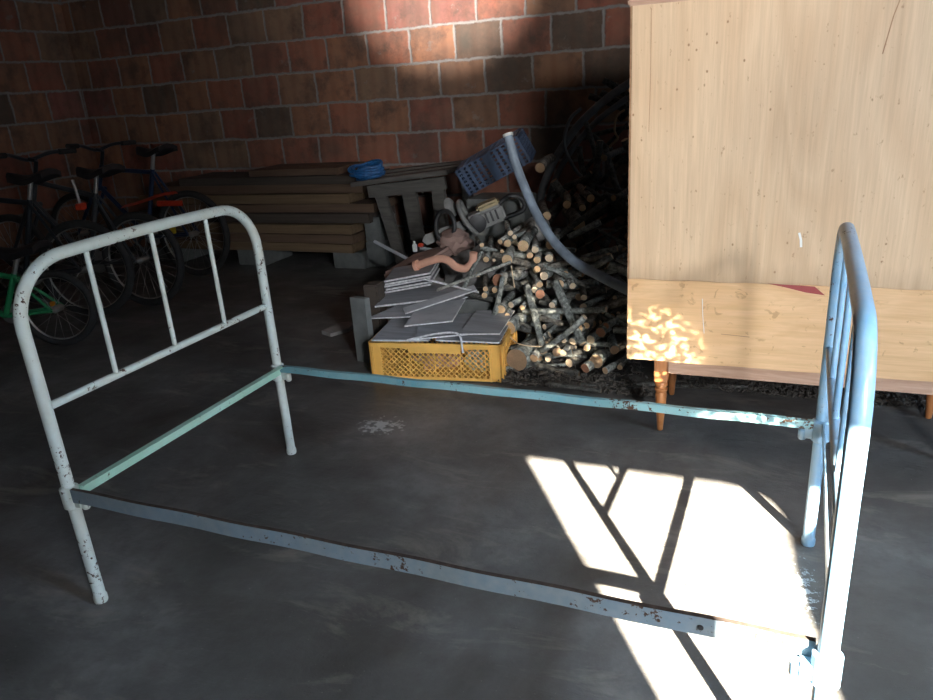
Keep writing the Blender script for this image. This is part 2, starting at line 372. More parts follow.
# ------------------------------------------------------------------ the bed frame
bed = thing('bed_frame', 'pale blue and white chipped metal tube bed frame standing bare on the dark floor', 'bed frame', (-.6, 1.35, 0))
def bp(name, bm, mat, parent, **k):
    o = link(name, bm, mat, None, **k); o.parent = parent
    o.matrix_parent_inverse = Matrix(); 
    return o
RT = .0140
HR, HM = .300, .512
def bedend(name, A, B, paint, lower_mat, side, HT=.828, R0=.13, lean=0., HR=.302):
    """A near post foot, B far post foot"""
    A = V((*A, 0)); B = V((*B, 0)); u = (B-A); W = u.length; u.normalize()
    root = BM()
    A0 = A.copy(); A = A - u*lean; W += lean; pts = []
    for z in (.015, .1, .25, .4, .55, HT-R0): pts.append(A0 - u*lean*min(1, z/.6) + V((0, 0, z)))
    for i in range(1, 13):
        a = PI/2*i/12; pts.append(A + u*(R0 - R0*math.cos(a)) + V((0, 0, HT-R0 + R0*math.sin(a))))
    for i in range(1, 8): pts.append(A + u*(R0 + (W-2*R0)*i/8) + V((0, 0, HT + .004*math.sin(PI*i/8))))
    for i in range(0, 12):
        a = PI/2*i/12; pts.append(B - u*(R0 - R0*math.sin(a)) + V((0, 0, HT-R0 + R0*math.cos(a))))
    for z in (HT-R0, .55, .4, .25, .1, .015): pts.append(B + V((0, 0, z)))
    sweep(root, pts, RT, 18)
    arch = bp(name, root, paint, bed, smooth=True)
    arch['label'] = 'white painted bent tube end' if side < 0 else 'light blue painted bent tube end'
    for k in (1, 2, 3):
        b = BM(); p = A + u*W*(k/4); sweep(b, [p+V((0,0,HM)), p+V((0,0,HT))], .0062, 10); bp('spindle', b, paint, arch, smooth=True)
    b = BM(); sweep(b, [A+V((0,0,HM)), B+V((0,0,HM))], .0095, 12); bp('cross_bar', b, paint, arch, smooth=True)
    # flat angle iron between the two castings
    q = V((-side*.018, 0, 0)) if side < 0 else V((.004, 0, 0)); b = BM(); bar(b, A+q+u*.012+V((0,0,HR)), B+q-u*.012+V((0,0,HR)), .003, .028)
    if side < 0: bar(b, A+q+u*.012+V((-side*.008,0,HR+.013)), B+q-u*.012+V((-side*.008,0,HR+.013)), .018, .003)
    bp('end_rail', b, lower_mat, arch)
    for P, dy in ((A0, 1), (B, -1)):
        b = BM(); lathe(b, [(.0155, -.028), (.0205, -.024), (.0205, .024), (.0155, .028)], 20, Matrix.Translation(P+V((0,0,HR-.012))))
        c = P + V((-side*.024, 0, HR-.022)); box(b, (c.x-.010, c.y-.010, c.z-.010), (c.x+.010, c.y+.010, c.z+.014))
        lathe(b, [(.007, -.018), (.0095, -.014), (.0095, .006), (.006, .01)], 14, Matrix.Translation(P+V((-side*.038, dy*.002, HR-.02))))
        bp('bracket', b, paint, arch, smooth=True)
        b = BM(); lathe(b, [(.0150, -.001), (.0162, .003), (.0162, .015), (.0142, .020)], 18, Matrix.Translation(P)); bp('foot_cap', b, paint, arch, smooth=True)
    return arch
bedend('headboard', (-1.430, .985), (-1.414, 1.757), M_white, M_green, -1, HT=.826, R0=.135)
bedend('footboard', (.120, .925), (.145, 1.697), M_blue, M_blue, 1, HT=.800, R0=.12, HR=.322)
# angle iron rails: an upright face with a flange on top, turned inwards
def angle(name, a, b, mat, lab, fh=.033, fl=.009):
    a = V(a); b = V(b); bm = BM()
    n = 40; t = (b-a)
    def prof(p, dz):   # closed L profile
        return [p+V((0,0,0+dz)), p+V((0,0,-fh+dz)), p+V((0,.003,-fh+dz)), p+V((0,.003,-.003+dz)), p+V((0,fl,-.003+dz)), p+V((0,fl,dz))]
    rings = []
    for i in range(n+1):
        p = a + t*(i/n); w = .0012*math.sin(i*.9)
        rings.append([bm.verts.new(q) for q in prof(p, w)])
    for r1, r2 in zip(rings, rings[1:]):
        for k in range(6):
            f = bm.faces.new((r1[k], r1[(k+1) % 6], r2[(k+1) % 6], r2[k])); f.material_index = 1 if (k >= 4 and mat is M_rail) else 0
    for r in (rings[0], rings[-1]):
        bm.faces.new((r[0], r[1], r[2], r[3])); bm.faces.new((r[0], r[3], r[4], r[5]))
    o = bp(name, bm, [mat, M_rust], bed); o['label'] = lab; return o
nr = angle('side_rail', (-1.405, .968, .321), (.105, .938, .341), M_rail, 'grey blue near rail')
fr = angle('side_rail', (-1.398, 1.742, .316), (.128, 1.684, .336), M_teal, 'turquoise far rail', .020, .014)
for x in (-.052,):
    b = BM(); M = Matrix.Translation((x, .9395, .322)) @ Matrix.Rotation(PI/2, 4, 'X'); lathe(b, [(.0045, -.0008), (.0045, .0008)], 14, M); bp('bolt_hole', b, M_black, nr)
for o in bpy.data.objects:
    if o.parent == bed:
        o.location = -bed.location; 

# ------------------------------------------------------------------ the cabinet
cab = thing('cabinet', 'tall pale plywood cabinet seen from its unfinished back, on turned orange legs', 'cabinet', (.12, 2.38, 0))
cx, cyy = .12, 2.38
def cp(name, bm, mat, parent=cab, **k):
    o = link(name, bm, mat, None, **k); o.parent = parent
    o.location = (-cx, -cyy, 0) if parent is cab else (0, 0, 0); return o
X0, X1, Y0, Y1, Z0, Z1 = -.392, .635, 2.190, 2.60, .255, 1.284
b = BM(); box(b, (X0, Y0+.002, Z0), (X0+.016, Y1, Z1)); bevel(b, .002); cp('side_panel', b, M_fr)
b = BM(); box(b, (X1-.016, Y0+.002, Z0), (X1, Y1, Z1)); bevel(b, .002); cp('side_panel', b, M_fr)
b = BM(); box(b, (X0-.006, Y0-.004, Z1-.004), (X1+.006, Y1+.012, Z1+.014)); bevel(b, .004); cp('top_board', b, M_rail_w)
b = BM(); box(b, (X0+.016, Y0+.01, Z0), (X1-.016, Y1, Z0+.018)); cp('bottom_board', b, M_fr)
b = BM(); box(b, (X0+.007, Y0-.002, .50), (X1-.007, Y0+.004, Z1-.004)); cp('back_panel', b, M_ply)
b = BM()
# lower sheet, its top edge a little uneven
n = 24; top = []
for i in range(n+1):
    x = X0 + .004 + (X1-X0-.008)*i/n
    top.append((x, .520 + .0015*math.sin(i*1.7) - .002*(i/n)))
fa = [b.verts.new((x, Y0-.007, z)) for x, z in top]; fb = [b.verts.new((x, Y0-.007, Z0+.004 + .001*math.sin(i))) for i, (x, z) in enumerate(top)]
ba = [b.verts.new((x, Y0-.002, z)) for x, z in top]; bb = [b.verts.new((x, Y0-.002, Z0+.004)) for x, z in top]
for i in range(n):
    for q in ((fb[i], fb[i+1], fa[i+1], fa[i]), (bb[i+1], bb[i], ba[i], ba[i+1]), (fa[i], fa[i+1], ba[i+1], ba[i]), (fb[i+1], fb[i], bb[i], bb[i+1])): b.faces.new(q)
for a_, c_, d_, e_ in ((fa[0], fb[0], bb[0], ba[0]), (fa[-1], fb[-1], bb[-1], ba[-1])): b.faces.new((a_, c_, d_, e_))
low = cp('lower_back_panel', b, M_low)
b = BM(); vs = [(-.0, 0), (.122, -.004), (.150, -.028), (.10, -.022), (.05, -.010)]
x0, z0 = .008, .522
f = [b.verts.new((x0+x, Y0-.0085, z0+z)) for x, z in vs]; g = [b.verts.new((x0+x, Y0-.007, z0+z)) for x, z in vs]
b.faces.new(f); b.faces.new(g[::-1])
for i in range(len(f)): b.faces.new((f[i], g[i], g[(i+1) % len(f)], f[(i+1) % len(f)]))
o = cp('torn_patch', b, M_red, low); o['label'] = 'dark red triangular patch'
def scuff(pts, w, y, mat=M_whitem):
    b = BM()
    for p, q in zip(pts, pts[1:]): bar(b, (p[0], y, p[1]), (q[0], y, q[1]), .001, w, 0, V((0, 0, 1)) if abs(q[0]-p[0]) > abs(q[1]-p[1]) else V((1, 0, 0)))
    return cp('scuff_mark', b, mat)
scuff([(.078, .668), (.084, .648), (.086, .628)], .006, Y0-.0028)
scuff([(-.168, .468), (-.165, .42), (-.158, .36)], .0018, Y0-.0078)
scuff([(.262, 1.275), (.242, 1.20), (.228, 1.115)], .0025, Y0-.0028, M_fr)
scuff([(-.335, 1.27), (-.333, 1.1), (-.335, .95)], .0012, Y0-.0028, M_fr)
scuff([(-.11, .361), (-.03, .357)], .0015, Y0-.0078, M_fr)
b = BM(); box(b, (-.262, Y0+.006, .214), (X1-.12, Y0+.026, Z0+.002)); bevel(b, .002); cp('base_rail', b, M_rail_w)
def cableg(x, y):
    b = BM(); box(b, (x-.021, y-.021, .176), (x+.021, y+.021, Z0)); bevel(b, .003)
    lathe(b, [(.008, 0), (.0095, .004), (.013, .05), (.017, .1), (.0185, .128), (.0165, .138), (.0205, .143), (.0205, .149), (.015, .153), (.015, .157), (.0205, .161), (.0205, .168), (.018, .174), (.020, .178)], 20, Matrix.Translation((x, y, 0)))
    return cp('leg', b, M_leg, smooth=True)
for p in ((-.285, 2.226), (.522, 2.226), (-.285, 2.520), (.522, 2.520)): cableg(*p)
for k in (0, 1):
    b = BM(); xa = X0+.02 + k*.495; box(b, (xa, Y1, Z0+.01), (xa+.49, Y1+.016, Z1-.01)); bevel(b, .002); d = cp('door', b, M_fr)
    b = BM(); lathe(b, [(.006, 0), (.006, .012), (.012, .016), (.010, .024)], 14, Matrix.Translation((xa+(.46 if k == 0 else .03), Y1+.016, .8)) @ Matrix.Rotation(-PI/2, 4, 'X')); cp('knob', b, M_leg, d, smooth=True)

# ------------------------------------------------------------------ yellow crate
def crate(name, W, D, Hh, mat, label, loc, rot, holes='lattice'):
    r = thing(name, label, 'crate', loc, rot=rot)
    b = BM()
    T = .006
    def wall(o, ux, L):
        ux = V(ux); o = V(o); uz = V((0, 0, 1)); n = ux.cross(uz)
        def P(a, z): return o + ux*a + uz*z
        def bb(a0, z0, a1, z1, t=T):
            pts = [P(a0, z0), P(a1, z0), P(a1, z1), P(a0, z1)]; q = [b.verts.new(p) for p in pts] + [b.verts.new(p + n*t) for p in pts]
            for f in ((0,3,2,1),(4,5,6,7),(0,1,5,4),(1,2,6,5),(2,3,7,6),(3,0,4,7)): b.faces.new([q[i] for i in f])
        def rod(p, q, w):
            bar(b, P(*p) + n*T*.5, P(*q) + n*T*.5, w, T*.8, 0, n)
        bb(0, 0, L, .012); bb(0, Hh-.016, L, Hh, .011); bb(0, 0, .040, Hh); bb(L-.040, 0, L, Hh)
        bb(.034, 0, .042, Hh, .011); bb(L-.042, 0, L-.034, Hh, .011); bb(0, 0, .006, Hh, .011); bb(L-.006, 0, L, Hh, .011)
        if holes == 'lattice':
            m0, m1 = L*.30, L*.70
            bb(m0, Hh-.040, m1, Hh-.014, .009)
            for a in (.30, .50, .70, .89): bb(L*a-.0018, .01, L*a+.0018, Hh-(.038 if .3 < a < .7 else .014))
            bb(.03, Hh-.022, L-.03, Hh-.016)
            step = .0225; top = Hh-.018; lo = .01
            h = top-lo; a = -h
            while a < L:
                for s in (0, 1):
                    p0 = [a, lo if s == 0 else top]; p1 = [a+h, top if s == 0 else lo]
                    xa, xb = max(p0[0], .04), min(p1[0], L-.04)
                    if xb > xa+.004:
                        f = lambda x: p0[1] + (p1[1]-p0[1])*(x-p0[0])/(p1[0]-p0[0])
                        rod((xa, f(xa)), (xb, f(xb)), .0038)
                a += step
        else:
            rows = 5; cols = max(2, int((L-.08)/.036)); ch = (Hh-.03)/rows; cw = (L-.08)/cols
            for i in range(cols+1): bb(.04+i*cw-.006, .01, .04+i*cw+.006, Hh-.014)
            for j in range(rows+1): bb(.04, .012+j*ch-.005, L-.04, .012+j*ch+.005)
    wall((0, 0, 0), (1, 0, 0), W); wall((W, 0, 0), (0, 1, 0), D); wall((W, D, 0), (-1, 0, 0), W); wall((0, D, 0), (0, -1, 0), D)
    link('walls', b, mat, r)
    b = BM()
    if holes == 'lattice':
        box(b, (.004, .004, .002), (W-.004, D-.004, .006))
    else:
        nx, ny = 11, 7
        for i in range(nx+1):
            x = W*i/nx; box(b, (max(0, x-.009), 0, 0), (min(W, x+.009), D, .006))
        for j in range(ny+1):
            y = D*j/ny; box(b, (0, max(0, y-.009), .0005), (W, min(D, y+.009), .0055))
        box(b, (W*.44, 0, -.001), (W*.56, D, .005))
    link('base', b, mat, r)
    return r
ang = math.atan2(.078, .532)
crate('plastic_crate', .530, .32, .156, M_yel, 'yellow lattice sided plastic crate heaped with grey tiles', (-1.455, 2.408, .002), (0, 0, ang))
def incr(x, y, z=0):   # point in the crate's own frame
    return (-1.455 + x*math.cos(ang) - y*math.sin(ang), 2.408 + x*math.sin(ang) + y*math.cos(ang), .002 + z)
def blob(name, c, r, sc, mat, seed, amp=.25, lab=None, cat=None, sub=3, fr=2.2, group=None, rough=False):
    b = BM(); bmesh.ops.create_icosphere(b, subdivisions=sub, radius=1)
    for v in b.verts:
        d = v.co.normalized(); h = 1 + amp*noise.noise(d*fr + V((seed, 0, 0))) + amp*.4*noise.noise(d*fr*3 + V((0, seed, 0)))
        v.co = V((d.x*sc[0], d.y*sc[1], d.z*sc[2]))*r*h
    zmin = min(v.co.z for v in b.verts)
    o = link(name, b, mat, smooth=not rough); o.location = c
    return tag(o, lab, cat, group)
blob('plastic_bag', incr(.24, .10, .055), .05, (2.1, 1.2, .85), M_bag, 3, .5, 'crumpled pink and white plastic bag behind the yellow crate lattice', 'bag')
blob('plastic_bag', incr(.43, .10, .055), .05, (1.3, 1.1, .9), M_whitem, 9, .5, 'crumpled white plastic bag at the right inside the yellow crate', 'bag')

# ------------------------------------------------------------------ grey tiles
def tile(p0, pu, pv, lab, th=.006, m=M_slate, grp=None):
    b = BM(); slab(b, p0, pu, pv, th); o = link('roof_tile', b, [m, M_edge]); return tag(o, lab, 'tile', grp)
tile(incr(.006, -.006, .167), incr(.245, -.004, .170), incr(.01, .32, .180), 'grey streaked tile lying flat over the left front corner of the yellow crate', .007)
tile(incr(.185, -.012, .176), incr(.41, .075, .174), incr(.155, .22, .190), 'grey tile with a white broken front edge, lying slanted at the middle of the yellow crate', .006, M_slate)
tile(incr(.27, .010, .1665), incr(.53, -.004, .1665), incr(.27, .31, .1725), 'grey tile lying flat over the right front of the yellow crate', .006)
tile(incr(.36, .04, .183), incr(.52, .06, .180), incr(.38, .27, .207), 'small dark grey tile beneath the slanted tile at the right of the yellow crate', .006)
tile((-1.345, 2.50, .203), (-1.150, 2.545, .222), (-1.385, 2.74, .222), 'large smooth grey tile with pale front edges slanting on top of the others', .006, M_slate2)
tile((-1.575, 2.60, .190), (-1.32, 2.625, .207), (-1.43, 2.80, .232), 'grey tile whose sharp corner sticks out left of the yellow crate', .006, M_slate)
tile((-1.40, 2.62, .215), (-1.135, 2.79, .282), (-1.43, 2.66, .225), 'narrow grey tile strip with a white edge behind the large smooth tile', .006, M_slate2)
tile((-1.585, 2.69, .216), (-1.22, 2.745, .262), (-1.60, 2.86, .236), 'long grey tile under the small stack, its left end free', .008, M_slate)
tile((-1.50, 2.66, .200), (-1.25, 2.70, .226), (-1.52, 2.80, .212), 'bluish grey tile half hidden beneath the long tile', .006, M_slate)
for k in range(5):
    j = [(.0, 0), (.006, .004), (-.004, .008), (.005, .002), (0, .006)][k]; z = .0125*k
    nm = ['lowest tile of', 'second tile from the bottom of', 'middle tile of', 'second tile from the top of', 'topmost tile of'][k]
    tile((-1.585+j[0], 2.79+j[1], .252+z), (-1.365+j[0], 2.815+j[1], .292+z), (-1.63+j[0], 2.98+j[1], .262+z), nm+' the small stack of grey tiles behind the crate', .008, M_slate)
# rubble that carries them
def brickobj(name, lo, hi, rz, mat, lab, cat, bev=.006):
    b = BM(); c = V(((lo[0]+hi[0])/2, (lo[1]+hi[1])/2, lo[2])); box(b, V(lo)-c, V(hi)-c); bevel(b, bev)
    o = link(name, b, mat); o.location = c; o.rotation_euler.z = rz; return tag(o, lab, cat)
brickobj('concrete_block', (-1.56, 2.84, 0), (-1.10, 3.04, .215), .08, M_block, 'grey concrete block behind the yellow crate, under the small tile stack', 'block')
brickobj('clay_block', (-1.655, 2.72, .0), (-1.585, 2.80, .30), .05, M_board[1], 'dark brown wooden block standing left of the tiles', 'block')
b = BM(); slab(b, (-1.625, 2.56, .292), (-1.545, 2.545, .292), (-1.615, 2.585, .292), .29); o = link('stone_slab', b, [M_block, M_block]); tag(o, 'dark grey slab standing upright at the left of the yellow crate', 'slab')
# pale broken strap hanging over the crate front
b = BM(); pts = smoothpath([incr(.16, -.014, .172), incr(.27, .006, .192), incr(.352, -.004, .202), incr(.378, -.012, .190), incr(.384, -.016, .150), incr(.386, -.017, .125)], 5)
sweep(b, pts, .0042, 8); tag(link('plastic_strap', b, M_edge, smooth=True), 'pale bent strip hanging over the front rim of the yellow crate', 'strap')
def stick(name, pts, r, mat, lab, cat, n=8, k=5, hollow=False, **kw):
    b = BM(); sweep(b, smoothpath(pts, k) if len(pts) > 2 else pts, r, n, hollow=hollow); o = link(name, b, mat, smooth=True); return tag(o, lab, cat, **kw)
stick('batten', [(-1.36, 2.74, .335), (-1.13, 2.80, .268)], .0045, M_edge, 'thin pale batten crossing from the tile stack to the firewood', 'batten')
stick('batten', [(-1.30, 2.74, .287), (-1.00, 2.86, .39)], .007, M_bark[2], 'straight grey stick slanting up from the tiles into the firewood', 'stick')
stick('plastic_tube', [(-1.90, 3.3, .365), (-1.66, 3.20, .30)], .009, M_grey, 'pale grey tube lying left of the terracotta pipe', 'tube')
stick('plastic_tube', [(-1.62, 3.26, .345), (-1.39, 3.3, .305)], .009, M_grey, 'pale grey tube lying just behind the terracotta pipe', 'tube')
b = BM(); lathe(b, [(.014, 0), (.015, .005), (.015, .045), (.007, .055), (.007, .07)], 14); o = link('bottle', b, M_whitem, smooth=True); o.location = (-1.655, 3.27, .325); o.scale = (.8, .8, .75); tag(o, 'tiny white bottle standing behind the brown stone slab', 'bottle')
blob('red_lump', (-1.615, 3.26, .36), .013, (1.3, 1, .8), M_redp, 2, .2, 'small red lump beside the tiny white bottle', 'lump')
# rock slab, pink rock
b = BM(); slab(b, (-1.70, 2.98, .285), (-1.45, 3.02, .355), (-1.64, 3.22, .325), .045); bevel(b, .012); o = link('stone_slab', b, [M_stone, M_stone], smooth=True); tag(o, 'brown rough stone slab under the left end of the terracotta pipe', 'stone')
blob('stone', (-1.42, 3.24, .385), .075, (1.1, .9, .8), M_stone, 5, .42, 'pinkish rough stone in front of the chainsaw', 'stone')
blob('stone', (-1.60, 3.20, .115), .13, (1.5, .9, .85), M_stone2, 6, .3, 'big grey stone heaped behind the tile stack', 'stone')
blob('stone', (-1.30, 3.25, .22), .16, (1.1, 1, .9), M_stone2, 8, .3, 'big grey stone under the chainsaw', 'stone')
blob('stone', (-1.02, 3.30, .44), .07, (1, 1, .85), M_stone2, 12, .15, 'round grey stone on the firewood right of the chainsaw', 'stone')
# flat stone on the floor
b = BM(); pts = [(-2.00, 2.86), (-1.93, 2.83), (-1.88, 2.92), (-1.90, 3.03), (-1.97, 3.0)]
f = [b.verts.new((x, y, .016)) for x, y in pts]; g = [b.verts.new((x, y, -.002)) for x, y in pts]
b.faces.new(f); b.faces.new(g[::-1])
for i in range(5): b.faces.new((f[i], g[i], g[(i+1) % 5], f[(i+1) % 5]))
tag(link('flat_stone', b, M_stone2), 'flat broken stone lying alone on the floor left of the crate', 'stone')
# terracotta pipe
b = BM(); pp = smoothpath([(-1.462, 2.90, .350), (-1.40, 2.90, .372), (-1.345, 2.90, .385), (-1.305, 2.90, .376), (-1.27, 2.90, .350), (-1.225, 2.90, .345), (-1.192, 2.90, .375), (-1.184, 2.90, .418)], 6)
sweep(b, pp, .0175, 16); t = link('drain_pipe', b, M_terra, smooth=True); tag(t, 'salmon terracotta pipe with an S bend lying on the rubble', 'pipe')
b = BM(); sweep(b, [(-1.474, 2.90, .345), (-1.456, 2.90, .352)], .026, 16); link('flange', b, M_terra, t, smooth=True)

# ------------------------------------------------------------------ timber stack
lv = [.115, .175, .235, .30, .365, .425, .49, .55, .605]
th = [.058, .058, .063, .063, .058, .063, .058, .053, .045]
mats = [2, 0, 2, 1, 0, 2, 0, 1, 0]
ends = [-2.50, -2.49, -2.50, -2.38, -2.36, -2.52, -2.43, -2.40, -2.60]
lo_ = [-4.25, -4.35, -4.2, -4.4, -4.1, -4.3, -4.25, -3.9, -3.3]
nm = ['lowest', 'second from the bottom', 'third from the bottom', 'fourth from the bottom', 'middle', 'fourth from the top', 'third from the top', 'second from the top', 'topmost']
for i in range(9):
    yf = 4.06 + random.uniform(-.03, .04) + .012*i
    for row in range(2):
        y0 = yf + row*.19; y1 = y0 + .17
        b = BM(); L = ends[i]-lo_[i]; n = 8
        c = V(((ends[i]+lo_[i])/2, (y0+y1)/2, lv[i]))
        for q in range(1):
            vs = box(b, (-L/2, -(y1-y0)/2, 0), (L/2, (y1-y0)/2, th[i]-.003))
        bmesh.ops.subdivide_edges(b, edges=[e for e in b.edges if abs(e.verts[0].co.x-e.verts[1].co.x) > .5], cuts=9)
        for v in b.verts:
            v.co.z += .004*noise.noise(V((v.co.x*1.5, i*3, 0))); v.co.y += .006*noise.noise(V((v.co.x*1.5, 0, i*3)))
        o = link('timber_board', b, M_board[mats[i]]); o.location = c; o.rotation_euler.z = random.uniform(-.008, .008) + .02*(i == 4)
        tag(o, ('%s board in the %s row of the timber stack by the wall' % (nm[i], 'front' if row == 0 else 'rear')), 'board', 'boards stacked along the brick wall')
for k, x in enumerate((-2.56, -3.35, -4.1)):
    brickobj('clay_block', (x-.12, 4.08, 0), (x+.12, 4.40, .112), 0, M_block, 'grey block under the %s of the timber stack' % ('right end', 'middle', 'left end')[k], 'block')
brickobj('clay_block', (-2.46, 4.13, 0), (-2.33, 4.38, .17), .1, M_block, 'grey block on the floor between timber stack and old table', 'block')
brickobj('clay_block', (-2.45, 4.14, .171), (-2.335, 4.36, .33), .0, M_block, 'grey block on top of another between timber stack and old table', 'block')

# ------------------------------------------------------------------ old table
tb = thing('wooden_table', 'rough old grey wooden table against the brick wall beside the timber', 'table', (-2.1, 4.15, 0))
def tp(name, lo, hi, M=None, mat=M_old, a=None, c=None, w=.05, h=.05):
    b = BM()
    if a: bar(b, a, c, w, h)
    else: box(b, lo, hi)
    bevel(b, .003); o = link(name, b, mat, tb); o.location = (2.1, -4.15, 0); return o
tp('table_top', 0, 0, a=(-2.42, 4.06, .562), c=(-1.76, 4.06, .628), w=.16, h=.028)
tp('table_top', 0, 0, a=(-2.40, 4.24, .572), c=(-1.72, 4.24, .638), w=.17, h=.026)
tp('table_top', 0, 0, a=(-2.38, 4.40, .585), c=(-1.74, 4.40, .640), w=.12, h=.026)
tp('apron', 0, 0, a=(-2.33, 4.04, .510), c=(-1.80, 4.04, .560), w=.03, h=.075)
for a, c, w in (((-2.26, 4.06, .50), (-2.12, 4.03, .0), .075), ((-2.07, 4.09, .50), (-2.02, 4.09, 0), .09), ((-1.86, 4.06, .52), (-1.84, 4.04, 0), .08), ((-2.26, 4.40, .56), (-2.24, 4.40, 0), .06), ((-1.82, 4.40, .6), (-1.80, 4.40, 0), .06)):
    b = BM(); bar(b, a, c, .035 if w > .06 else .05, w, 0, V((1, 0, 0))); bevel(b, .003); o = link('leg', b, M_old, tb); o.location = (2.1, -4.15, 0)
# blue coil
b = BM(); pts = []
for i in range(260):
    a = i*.21; k = i/260; r = .062 + .012*math.sin(i*.37); pts.append((r*1.45*math.cos(a) + .01*math.sin(i*.05), r*math.sin(a), .012 + .075*k + .006*math.sin(i*.6)))
sweep(b, pts, .0085, 7); o = link('rope_coil', b, M_bluer, smooth=True); o.location = (-2.345, 4.10, .585); o.rotation_euler = (0.25, -.1, .2); tag(o, 'coil of bright blue rope on the left end of the old table', 'rope')
brickobj('clay_block', (-2.46, 4.12, .651), (-2.30, 4.20, .70), 0, M_stone, 'reddish brick lump behind the blue coil', 'brick') if False else None

# ------------------------------------------------------------------ blue crate on its side
brickobj('concrete_block', (-1.52, 3.60, 0), (-1.16, 3.86, .27), .05, M_block, 'dark grey block on the floor behind the chainsaw, under the blue crate', 'block')
brickobj('concrete_block', (-1.50, 3.61, .271), (-1.18, 3.85, .53), .0, M_block, 'dark grey upper block that carries the tipped blue crate', 'block')
bc = crate('plastic_crate', .40, .30, .17, M_bluep, 'dusty blue perforated crate tipped on its side behind the grey hose', (-1.475, 3.62, .535), (0, 0, 0), 'holes')
ux = V((.338, .02, .165)).normalized(); nz = V((.10, .95, .30)); nz = (nz - ux*nz.dot(ux)).normalized(); uy = nz.cross(ux)
bc.matrix_world = Matrix(((ux.x, uy.x, nz.x, -1.50), (ux.y, uy.y, nz.y, 3.60), (ux.z, uy.z, nz.z, .665), (0, 0, 0, 1)))
bc.scale = (.93, .48, .9)
_l, _r, _s = bc.matrix_world.decompose()
M3 = Matrix(((ux.x, uy.x, nz.x), (ux.y, uy.y, nz.y), (ux.z, uy.z, nz.z)))
bc.rotation_euler = M3.to_euler(); bc.location = (-1.478, 3.62, .552)
if uy.z < 0: bc.location = V((-1.478, 3.62, .552)) - uy*.30*.48

# ------------------------------------------------------------------ hoses
hp = [(-1.044, 3.02, 0.895), (-1.007, 3.0, 0.773), (-0.938, 2.96, 0.633), (-0.878, 2.91, 0.551), (-0.806, 2.86, 0.475), (-0.704, 2.78, 0.418), (-0.579, 2.7, 0.382), (-0.467, 2.63, 0.355), (-0.385, 2.62, 0.324)]
hz = stick('drain_hose', hp, .0195, M_pipe, 'thick grey bent pipe with a white cut rim rising above the firewood', 'pipe', 16)
b = BM(); d = (V(hp[0])-V(hp[1])).normalized(); sweep(b, [V(hp[0])-d*.006, V(hp[0])+d*.006], .0225, 16)
link('rim', b, M_rim, hz, smooth=True)
b = BM(); sweep(b, [V(hp[0])+d*.0062, V(hp[0])+d*.007], .017, 16); link('bore', b, M_black, hz)
stick('drain_hose', [(-1.175, 3.86, .36), (-1.173, 3.88, .47), (-1.15, 3.88, .56), (-1.106, 3.9, .665), (-1.04, 3.92, .77), (-.96, 3.95, .872), (-.83, 4.0, .985), (-.66, 4.05, 1.09)], .021, M_pipe2, 'dark thick hose arching up to the right above the brush heap', 'pipe', 14)
stick('drain_hose', [(-1.135, 3.92, .47), (-1.11, 3.93, .56), (-1.05, 3.95, .68), (-.97, 3.99, .79), (-.88, 4.02, .88), (-.74, 4.08, .98)], .016, M_pipe2, 'thinner dark hose running just below the thick arching one', 'pipe', 14)
stick('cable', [(-.93, 3.85, .95), (-.985, 3.83, .90), (-1.01, 3.8, .79), (-.97, 3.78, .69), (-.90, 3.76, .61), (-.79, 3.75, .56), (-.62, 3.75, .55)], .009, M_pipe2, 'thin dark cable looping down over the brush heap', 'cable', 10)
stick('wire', [(-.72, 3.9, .93), (-.76, 3.9, .90), (-.77, 3.9, .83), (-.75, 3.88, .79), (-.79, 3.87, .75), (-.77, 3.86, .69)], .0055, M_cut[3], 'thin ochre twisted vine hanging at the top of the brush heap', 'vine', 8)
stick('wire', [(-.955, 2.66, .135), (-.90, 2.62, .115), (-.80, 2.60, .118), (-.72, 2.60, .15), (-.66, 2.61, .21)], .0022, M_cut[1], 'thin pale wire across the firewood right of the crate', 'wire', 6)
stick('twig', [(-1.0, 2.86, .372), (-.965, 2.79, .30)], .003, M_cut[1], 'thin white split twig pointing down on the firewood below the round top log', 'twig', 6)

# ------------------------------------------------------------------ chainsaw
cs = thing('chainsaw', 'old grey chainsaw with a curved handle, on the rubble in front of the blue crate', 'chainsaw', (-1.30, 3.38, .49), rot=(0, -.32, .42))
b = BM(); box(b, (-.10, -.055, -.05), (.09, .055, .035)); bevel(b, .014, 3); link('body', b, M_saw, cs, smooth=True)
b = BM(); box(b, (-.035, -.05, .03), (.085, .05, .062)); bevel(b, .012, 3); link('top_cover', b, M_sawc, cs, smooth=True)
b = BM()
for k in range(5): box(b, (-.06+k*.026, -.058, -.03), (-.05+k*.026, -.05, .02))
link('cooling_fins', b, M_black, cs)
b = BM(); sweep(b, smoothpath([(-.075, -.065, -.055), (-.105, -.075, .02), (-.11, -.05, .095), (-.10, .01, .11), (-.095, .06, .08), (-.09, .068, -.02)], 6), .0125, 12); link('front_handle', b, M_saw, cs, smooth=True)
b = BM(); sweep(b, smoothpath([(.08, 0, .03), (.14, 0, .045), (.19, 0, .01), (.18, 0, -.045), (.08, 0, -.045)], 6), .0115, 12); link('rear_handle', b, M_black, cs, smooth=True)
b = BM(); vs = [(-.09, -.03), (-.09, .02), (-.32, .024), (-.345, .0), (-.33, -.028)]
f = [b.verts.new((x, .012, z)) for x, z in vs]; g = [b.verts.new((x, .017, z)) for x, z in vs]; b.faces.new(f); b.faces.new(g[::-1])
for i in range(5): b.faces.new((f[i], g[i], g[(i+1) % 5], f[(i+1) % 5]))
link('guide_bar', b, M_saw, cs)
